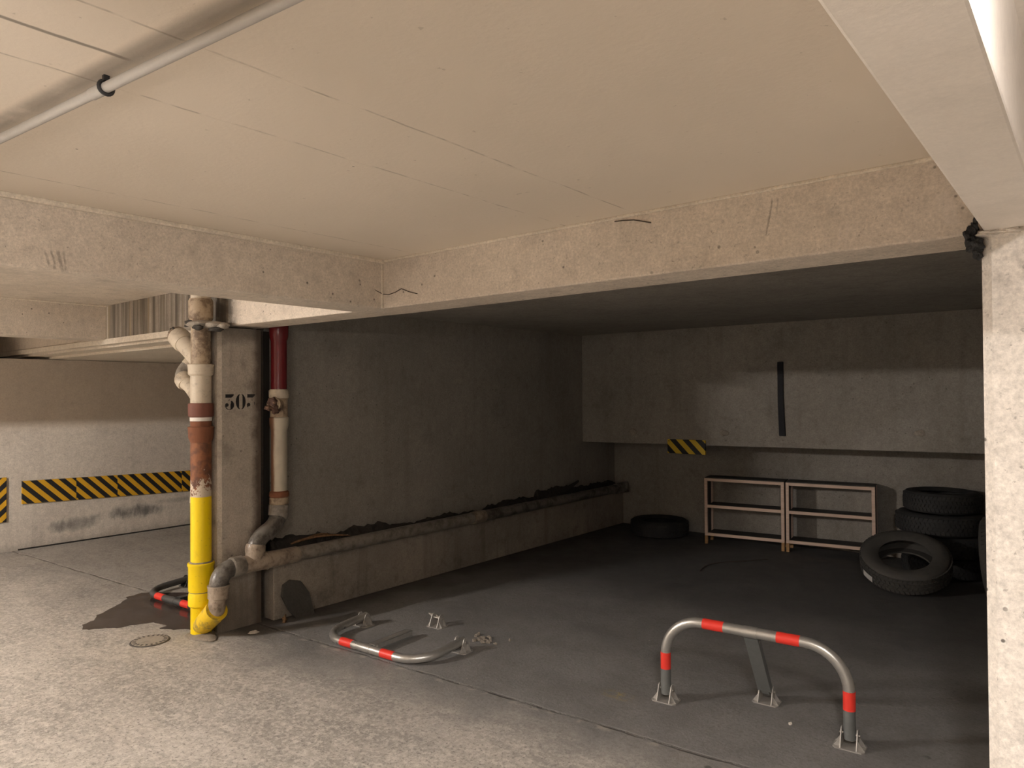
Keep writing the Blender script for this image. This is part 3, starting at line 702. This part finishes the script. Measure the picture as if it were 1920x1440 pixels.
def barrier(label, loc, rz, up, metal, brk, group='fold-down parking barriers'):
    t = thing('parking_barrier', label, 'parking barrier', loc, (0, 0, rz), group)
    W, HT, RB = 0.438, 0.432, 0.19
    z0, pv = 0.035, 0.058
    def T(p):
        x, z = p
        if up: return (x, 0.0, z)
        # folded towards -y about the hinge, resting on the floor
        a = math.radians(86.5); dz_ = z - pv
        return (x, -dz_*math.sin(a), pv - dz_*math.cos(a))
    def sub(z, flip): return 0
    pts = [(-W, z0), (-W, HT-RB)]
    for k in range(1, 11):
        a = PI - k*PI/2/10; pts.append((-W+RB + RB*math.cos(a), HT-RB + RB*math.sin(a)))
    arc = len(pts)
    full = pts + [(0.0, HT)] + [(-x, z) for x, z in pts[::-1]]
    tpart('arch_tube', metal, t, [T(p) for p in full], [0.0255]*len(full), 24)
    for nm, a, b in (('red_band', (-W, 0.165), (-W, 0.25)), ('red_band', (W, 0.165), (W, 0.25)), ('red_band', (-0.235, HT), (-0.13, HT)), ('red_band', (0.125, HT), (0.23, HT)))[0 if up else 2:]:
        tpart(nm, M['reflect_red'], t, [T(a), T(b)], [0.0264]*2, 24)
    if up:
        for x in (-W, W): tpart('leg_sleeve', M['galv_dark'], t, [T((x, 0.036)), T((x, 0.166))], [0.0262]*2, 24)
    col = tpart('collar', metal, t, [T((-0.033, HT)), T((0.033, HT))], [0.0275]*2, 24)
    for x in (-W, W): bracket(t, x, 0.0, brk)
    bracket(t, 0.0, 0.27, brk)
    # stay: pressed channel
    bm = bmesh.new()
    if up: A, B = Vector((0, 0.012, HT-0.012)), Vector((0, 0.262, 0.052))
    else: A, B = Vector(T((0, HT-0.02))) + Vector((0, 0, 0.0)), Vector((0, -0.005, 0.036))
    d = (B-A); n = Vector((1, 0, 0)).cross(d).normalized()
    if n.z < 0: n = -n
    h, wd, th = 0.030, (0.033 if up else 0.0265), 0.004
    def bar(x0, x1, n0, n1, s0=0.0, s1=1.0):
        p = [A+d*s0+Vector((x0,0,0))+n*n0, A+d*s0+Vector((x1,0,0))+n*n0, A+d*s0+Vector((x1,0,0))+n*n1, A+d*s0+Vector((x0,0,0))+n*n1]
        prism(bm, p, d*(s1-s0))
    if up:
        bar(-wd, wd, -h/2-th, -h/2, 0.03, 0.93); bar(-wd, -wd+th, -h/2, h/2, 0.03, 0.93); bar(wd-th, wd, -h/2, h/2, 0.03, 0.93); bar(-0.019, 0.019, -0.012, 0.004, 0.85, 1.0)
    else:
        bar(-wd, wd, h/2-th, h/2, 0.05, 1.0); bar(-wd, -wd+th, -h/2, h/2, 0.05, 1.0); bar(wd-th, wd, -h/2, h/2, 0.05, 1.0)
    st = obj('stay', bm, M['galv_dark'] if up else metal, t)
    q = A + d*0.11
    tpart('stay_bolt', M['bolt'], st, [q + Vector((-0.032, 0, 0)), q + Vector((0.034, 0, 0))], 0.007, 10)
    return t
barrier('upright silver hoop parking barrier with red bands, standing in the bay', (-1.322, 3.415, 0), math.radians(4.6), True, M['galv'], M['cast'])
barrier('folded flat silver parking barrier with red bands, on the floor right of the drain pipes', (-3.52, 3.20, 0), math.radians(3.8), False, M['galv'], M['cast'])
barrier('dark folded parking barrier with red bands beside the puddle, partly behind the yellow pipe', (-5.50, 2.935, 0), math.radians(4.5), False, M['galv_dim'], M['galv_dim'])

# ------------------------------------------------------------------ tyres
def tyre(label, loc, rot, R=0.325, w=0.19, ri=0.19, m=None, group='discarded car tyres'):
    m = m or M['rubber']
    t = thing('car_tyre', label, 'tyre', loc, rot, group)
    h = w/2
    prof = [(ri, -h*0.72), (ri+0.018, -h*0.86), (R*0.80, -h*1.0), (R*0.93, -h*0.92), (R*0.978, -h*0.74), (R, -h*0.5), (R, h*0.5), (R*0.978, h*0.74), (R*0.93, h*0.92), (R*0.80, h*1.0), (ri+0.018, h*0.86), (ri, h*0.72),
            (ri+0.006, h*0.62), (R*0.82, h*0.8), (R*0.93, h*0.55), (R*0.945, 0.0), (R*0.93, -h*0.55), (R*0.82, -h*0.8), (ri+0.006, -h*0.62)]
    bm = bmesh.new(); lathe(bm, prof, 64); obj('carcass', bm, m, t, smooth=True)
    # tread: circumferential ribs cut into blocks, on the outside
    bm = bmesh.new()
    nb = 60
    for row, (za, zb) in enumerate(((-h*0.72, -h*0.42), (-h*0.34, -h*0.06), (h*0.06, h*0.34), (h*0.42, h*0.72))):
        ro = R + (0.006 if row in (1, 2) else 0.003); rin = R - 0.012
        for k in range(nb):
            a0 = 2*PI*(k + (0.3 if row % 2 else 0))/nb; a1 = a0 + 2*PI/nb*0.8; sk = (0.25 if row % 2 else -0.25)*2*PI/nb
            ps = []
            for r_ in (rin, ro):
                for a, z in ((a0, za), (a1, za), (a1+sk, zb), (a0+sk, zb)): ps.append(bm.verts.new((r_*math.cos(a), r_*math.sin(a), z)))
            for f in ((4,5,6,7), (0,1,5,4), (1,2,6,5), (2,3,7,6), (3,0,4,7)): bm.faces.new([ps[i] for i in f])
    obj('tread', bm, m, t)
    return t
h = 0.0905
sx, sy = -1.06, 7.22
tyre('lowest tyre of the dark stack by the back wall, behind the leaning tyre', (-1.06, 7.235, h), (0, 0, 0.3), 0.33, 0.181)
tyre('second tyre from the floor in the dark stack by the back wall', (-1.03, 7.23, h*3), (0, 0, 1.1), 0.335, 0.181)
tyre('wide tyre just below the top one in the dark stack', (-1.09, 7.225, h*5), (0, 0, 0.7), 0.345, 0.181)
tyre('topmost tyre of the dark stack by the back wall', (-1.075, 7.25, h*7), (0, 0.0, 0.1), 0.30, 0.181)
tl = tyre('dusty tyre leaning tilted against the stack, white sticker on its tread', (-1.225, 6.468, 0.223), (math.radians(26), math.radians(2), 0.1), 0.325, 0.18, 0.19, M['rubber_dusty'])
# sticker on tread
bm = bmesh.new(); a0 = math.radians(212); n = 6; v0 = []; v1 = []
for k in range(n+1):
    a = a0 + math.radians(19)*k/n
    v0.append(bm.verts.new((0.3325*math.cos(a), 0.3325*math.sin(a), -0.052))); v1.append(bm.verts.new((0.3325*math.cos(a), 0.3325*math.sin(a), 0.0)))
for k in range(n): bm.faces.new((v0[k], v0[k+1], v1[k+1], v1[k]))
o = obj('sticker', bm, M['sticker'], tl); o['label'] = 'white paper sticker'
tyre('tyre lying flat alone on the floor in the back corner below the pipe end', (-3.845, 7.27, h), (0, 0, 0.5), 0.318, 0.181)
tyre('tyre standing upright at the bay side, half hidden by the bright pillar', (-0.585, 6.42, 0.322), (0, math.radians(84), 0.0), 0.325, 0.19, 0.19, M['rubber_dusty'])

# ------------------------------------------------------------------ shelves
def shelf(label, loc, rz, first=None):
    L_, Dp, Ht, p = 0.80, 0.245, 0.69, 0.030
    t = thing('shelf_unit', label, 'shelf', loc, (0, 0, rz), 'pair of low wooden shelf units')
    for x in (0, L_-p):
        for y in (0, Dp-p):
            lg = part('post', M['pine'], t, ((x, y, 0.085), (x+p, y+p, Ht)), bevel=0.002)
            part('post_foot', M['pine_foot'], lg, ((x+0.001, y+0.001, 0), (x+p-0.001, y+p-0.001, 0.085)))
    for z in (0.085, 0.380, Ht-p):
        part('front_rail', M['pine'], t, ((p, 0, z), (L_-p, 0.02, z+p)), bevel=0.002)
        part('shelf_board', M['board'], t, ((p, 0.02, z+0.012), (L_-p, Dp, z+p)))
    for x in (0.004, L_-0.012):
        part('side_panel', M['board'], t, ((x, p, 0.09), (x+0.008, Dp-p, Ht-0.004)))
    part('top_board', M['board'], t, ((0, 0.021, Ht), (L_, Dp+0.004, Ht+0.008)))
    return t
r1 = math.radians(8.6)
shelf('empty low pine shelf unit with dark boards, the one nearer the bay corner', (-3.238, 7.125, 0), r1)
shelf('empty low pine shelf unit with dark boards, the one beside the tyres', (-3.238+0.812*math.cos(r1)+0.004, 7.125+0.812*math.sin(r1), 0), r1)

# ------------------------------------------------------------------ floor items
def ring_poly(pts, wob=0.0, seed=1, sub=4):
    rnd = random.Random(seed); out = []
    for i, p in enumerate(pts):
        q = pts[(i+1) % len(pts)]
        for k in range(sub):
            f = k/sub; out.append((p[0]+(q[0]-p[0])*f + rnd.uniform(-wob, wob), p[1]+(q[1]-p[1])*f + rnd.uniform(-wob, wob)))
    return out
pud = [(-5.40, 1.905), (-5.34, 1.96), (-5.32, 2.02), (-5.24, 2.06), (-5.235, 2.16), (-5.19, 2.235), (-5.16, 2.29), (-5.02, 2.31), (-5.00, 2.235), (-4.90, 2.30), (-4.86, 2.36), (-4.78, 2.38), (-4.74, 2.46), (-4.80, 2.56), (-4.84, 2.72), (-5.0, 2.86), (-5.3, 2.92), (-5.62, 2.86), (-5.80, 2.74), (-5.93, 2.66), (-6.02, 2.56), (-5.98, 2.44), (-5.84, 2.33), (-5.75, 2.22), (-5.66, 2.10), (-5.55, 2.04), (-5.52, 1.95)]
bm = bmesh.new(); prism(bm, [(x, y, 0.0) for x, y in ring_poly(pud, 0.012, 3, 3)], (0, 0, 0.002))
tag(obj('puddle', bm, M['puddle']), 'dark wet puddle on the floor left of the yellow pipe', 'puddle')
# manhole
t = thing('manhole_cover', 'small round iron manhole cover in the floor before the yellow pipe', 'manhole cover', (-4.80, 2.095, 0))
bm = bmesh.new(); lathe(bm, [(0.108, 0.0), (0.108, 0.004), (0.117, 0.004), (0.121, 0.0)], 40, False); obj('frame', bm, M['iron_dark'], t, smooth=True)
bm = bmesh.new(); tube(bm, [(0, 0, 0.0), (0, 0, 0.006)], 0.108, 40); obj('lid', bm, M['iron'], t, smooth=True)
bm = bmesh.new()
for k in range(20):
    a = 2*PI*k/20; c, s = math.cos(a), math.sin(a); u = Vector((c, s, 0)); w = Vector((-s, c, 0))
    prism(bm, [u*0.082 - w*0.006 + Vector((0,0,0.0061)), u*0.104 - w*0.006 + Vector((0,0,0.0061)), u*0.104 + w*0.006 + Vector((0,0,0.0061)), u*0.082 + w*0.006 + Vector((0,0,0.0061))], (0, 0, 0.0012))
obj('rim_slots', bm, M['iron_dark'], t)
# string on bay floor
bm = bmesh.new(); tube(bm, bez((-2.765, 5.98, 0.004), (-2.86, 6.28, 0.004), (-2.72, 6.45, 0.004), 6) + bez((-2.72, 6.45, 0.004), (-2.60, 6.58, 0.004), (-2.45, 6.80, 0.004), 6)[1:], 0.005, 8)
tag(obj('floor_string', bm, M['thread'], smooth=True), 'thin dark string lying on the bay floor before the shelves', 'string')
# scraps
def scrap(label, c, r, m, seed, group=None, name='paper_scrap'):
    bm = bmesh.new(); lumps(bm, [((0, 0, r[2]*0.6), r)], seed, 0.35)
    o = obj(name, bm, m); o.location = (c[0], c[1], 0); o.rotation_euler = (0, 0, seed); tag(o, label, 'debris', group)
scrap('pale crumpled scrap at the dark foot of the column', (-4.40, 2.60), (0.03, 0.016, 0.012), M['paper'], 1)
scrap('small brown scrap in the slot beside the slate offcut', (-4.44, 2.86), (0.018, 0.012, 0.03), M['bark'], 2)
scrap('flat pale chip on the floor behind the flat barrier', (-3.72, 3.62), (0.055, 0.014, 0.004), M['paper'], 3, None, 'concrete_chip')
scrap('white chip on the floor right of the upright barrier stay', (-1.165, 3.50), (0.008, 0.008, 0.007), M['paper'], 5, None, 'concrete_chip')
bm = bmesh.new(); rnd = random.Random(6)
lumps(bm, [((-3.09+rnd.gauss(0, 0.045), 3.46+rnd.gauss(0, 0.03), 0.006), (rnd.uniform(0.006, 0.02), rnd.uniform(0.005, 0.012), rnd.uniform(0.004, 0.012))) for _ in range(26)], 6, 0.3)
o = obj('floor_crumbs', bm, M['mortar']); o['kind'] = 'stuff'; tag(o, 'loose crumbs swept together behind the flat barrier', 'debris')
# dark torn foam at the pillar head
bm = bmesh.new(); lumps(bm, [((-0.284, 2.455, 2.05), (0.016, 0.03, 0.028)), ((-0.270, 2.452, 2.02), (0.018, 0.03, 0.022)), ((-0.266, 2.455, 2.000), (0.012, 0.025, 0.018)), ((-0.272, 2.46, 2.078), (0.009, 0.03, 0.020))], 31, 0.4)
tag(obj('joint_foam', bm, M['tar']), 'torn dark filler foam bulging at the head of the bright pillar', 'foam')
# mortar bed between pillar head and beam
bm = bmesh.new(); lumps(bm, [((-0.24+0.035*k, 2.446, 2.050+0.004*math.sin(k*2.3)), (0.03, 0.012, 0.010)) for k in range(11)], 33, 0.35)
o = obj('trim_mortar_bed', bm, M['pillar']); o['kind'] = 'structure'
# dusty threads
for i, (pts, lab) in enumerate((([(-2.99, 2.46, 2.18), (-2.952, 2.44, 2.155), (-2.945, 2.496, 2.135), (-2.90, 2.497, 2.128), (-2.85, 2.497, 2.135), (-2.80, 2.497, 2.15), (-2.74, 2.497, 2.128), (-2.68, 2.497, 2.112)], 'dark dusty cobweb thread in the corner where two beams meet'),
    ([(-1.51, 2.497, 2.296), (-1.47, 2.496, 2.294), (-1.42, 2.496, 2.288), (-1.38, 2.496, 2.276), (-1.345, 2.496, 2.265)], 'dark dusty cobweb thread at the top of the long cross beam'))):
    bm = bmesh.new(); tube(bm, pts, 0.0022, 6); tag(obj('cobweb_thread', bm, M['thread'], smooth=True), lab, 'cobweb', 'cobweb threads on the beams')

# ------------------------------------------------------------------ lamps
def lamp(label, x, y, z, ln, col, st, z_top, rz=0.0):
    t = thing('fluorescent_lamp', label, 'lamp', (x, y, z), (0, 0, rz), group='fluorescent lamps')
    part('housing', M['enamel'], t, ((-0.04, -ln/2-0.03, 0.03), (0.04, ln/2+0.03, 0.06)))
    for s in (-1, 1): part('socket', M['enamel'], t, ((-0.014, s*(ln/2+0.012)-0.012, -0.016), (0.014, s*(ln/2+0.012)+0.012, 0.031)))
    part('hanger', M['enamel'], t, ((-0.01, -0.01, 0.06), (0.01, 0.01, z_top-z)))
    bm = bmesh.new(); tube(bm, [(0, -ln/2, 0), (0, ln/2, 0)], 0.014, 12)
    obj('tube_lamp', bm, emit('lamp_glow_%d' % int(st), col, st), t)
lamp('fluorescent lamp in the bay beside the bright pillar', 0.14, 0.42, 2.20, 0.7, (1.0, 0.93, 0.88), 740, 2.316)
lamp('fluorescent lamp over the aisle before the puddle', -5.88, -1.5, 2.33, 1.1, (1.0, 0.92, 0.855), 2050, 2.374)
lamp('unseen fill lamp added low in the middle aisle', -1.0, -0.55, 1.94, 1.2, (1.0, 0.91, 0.835), 130, 2.316)  # added out of view to brighten the ceiling and cross beam

# every thing's empty stands at the base of its parts
def below(o):
    out = []
    for c in o.children: out += [c] + below(c)
    return out
bpy.context.view_layer.update()
for o in [o for o in C.objects if o.type == 'EMPTY' and o.parent is None and o.location.length < 1e-6]:
    co = [c.matrix_world @ Vector(b) for c in below(o) for b in c.bound_box]
    lo = [min(p[i] for p in co) for i in range(3)]; hi = [max(p[i] for p in co) for i in range(3)]
    base = Vector(((lo[0]+hi[0])/2, (lo[1]+hi[1])/2, lo[2]))
    for c in o.children: c.location = c.location - base
    o.location = base

# ------------------------------------------------------------------ camera, world, view
yaw, pit, rol = math.radians(39.4726), math.radians(0.75544), math.radians(-0.37909)
f = Vector((-math.sin(yaw), math.cos(yaw), 0)); r = Vector((math.cos(yaw), math.sin(yaw), 0)); u = Vector((0, 0, 1))
f2 = f*math.cos(pit) + u*math.sin(pit); u2 = u*math.cos(pit) - f*math.sin(pit)
r3 = r*math.cos(rol) + u2*math.sin(rol); u3 = u2*math.cos(rol) - r*math.sin(rol)
cd = bpy.data.cameras.new('camera'); cam = bpy.data.objects.new('camera', cd); C.objects.link(cam)
mw = Matrix((r3, u3, -f2)).transposed().to_4x4(); mw.translation = (0, 0, 1.6); cam.matrix_world = mw
cd.sensor_fit = 'HORIZONTAL'; cd.sensor_width = 36.0; cd.lens = 1335.165/1920*36.0; cd.clip_start = 0.02
sc = bpy.context.scene; sc.camera = cam
w = bpy.data.worlds.new('world'); sc.world = w; w.use_nodes = True
w.node_tree.nodes['Background'].inputs[0].default_value = (0.02, 0.02, 0.02, 1); w.node_tree.nodes['Background'].inputs[1].default_value = 0.0
sc.view_settings.view_transform = 'Standard'; sc.view_settings.look = 'None'; sc.view_settings.gamma = 1; sc.view_settings.use_curve_mapping = False
sc.view_settings.exposure = 0.35
sc.cycles.max_bounces = 10; sc.cycles.diffuse_bounces = 7; sc.cycles.adaptive_threshold = 0.03; sc.cycles.glossy_bounces = 4
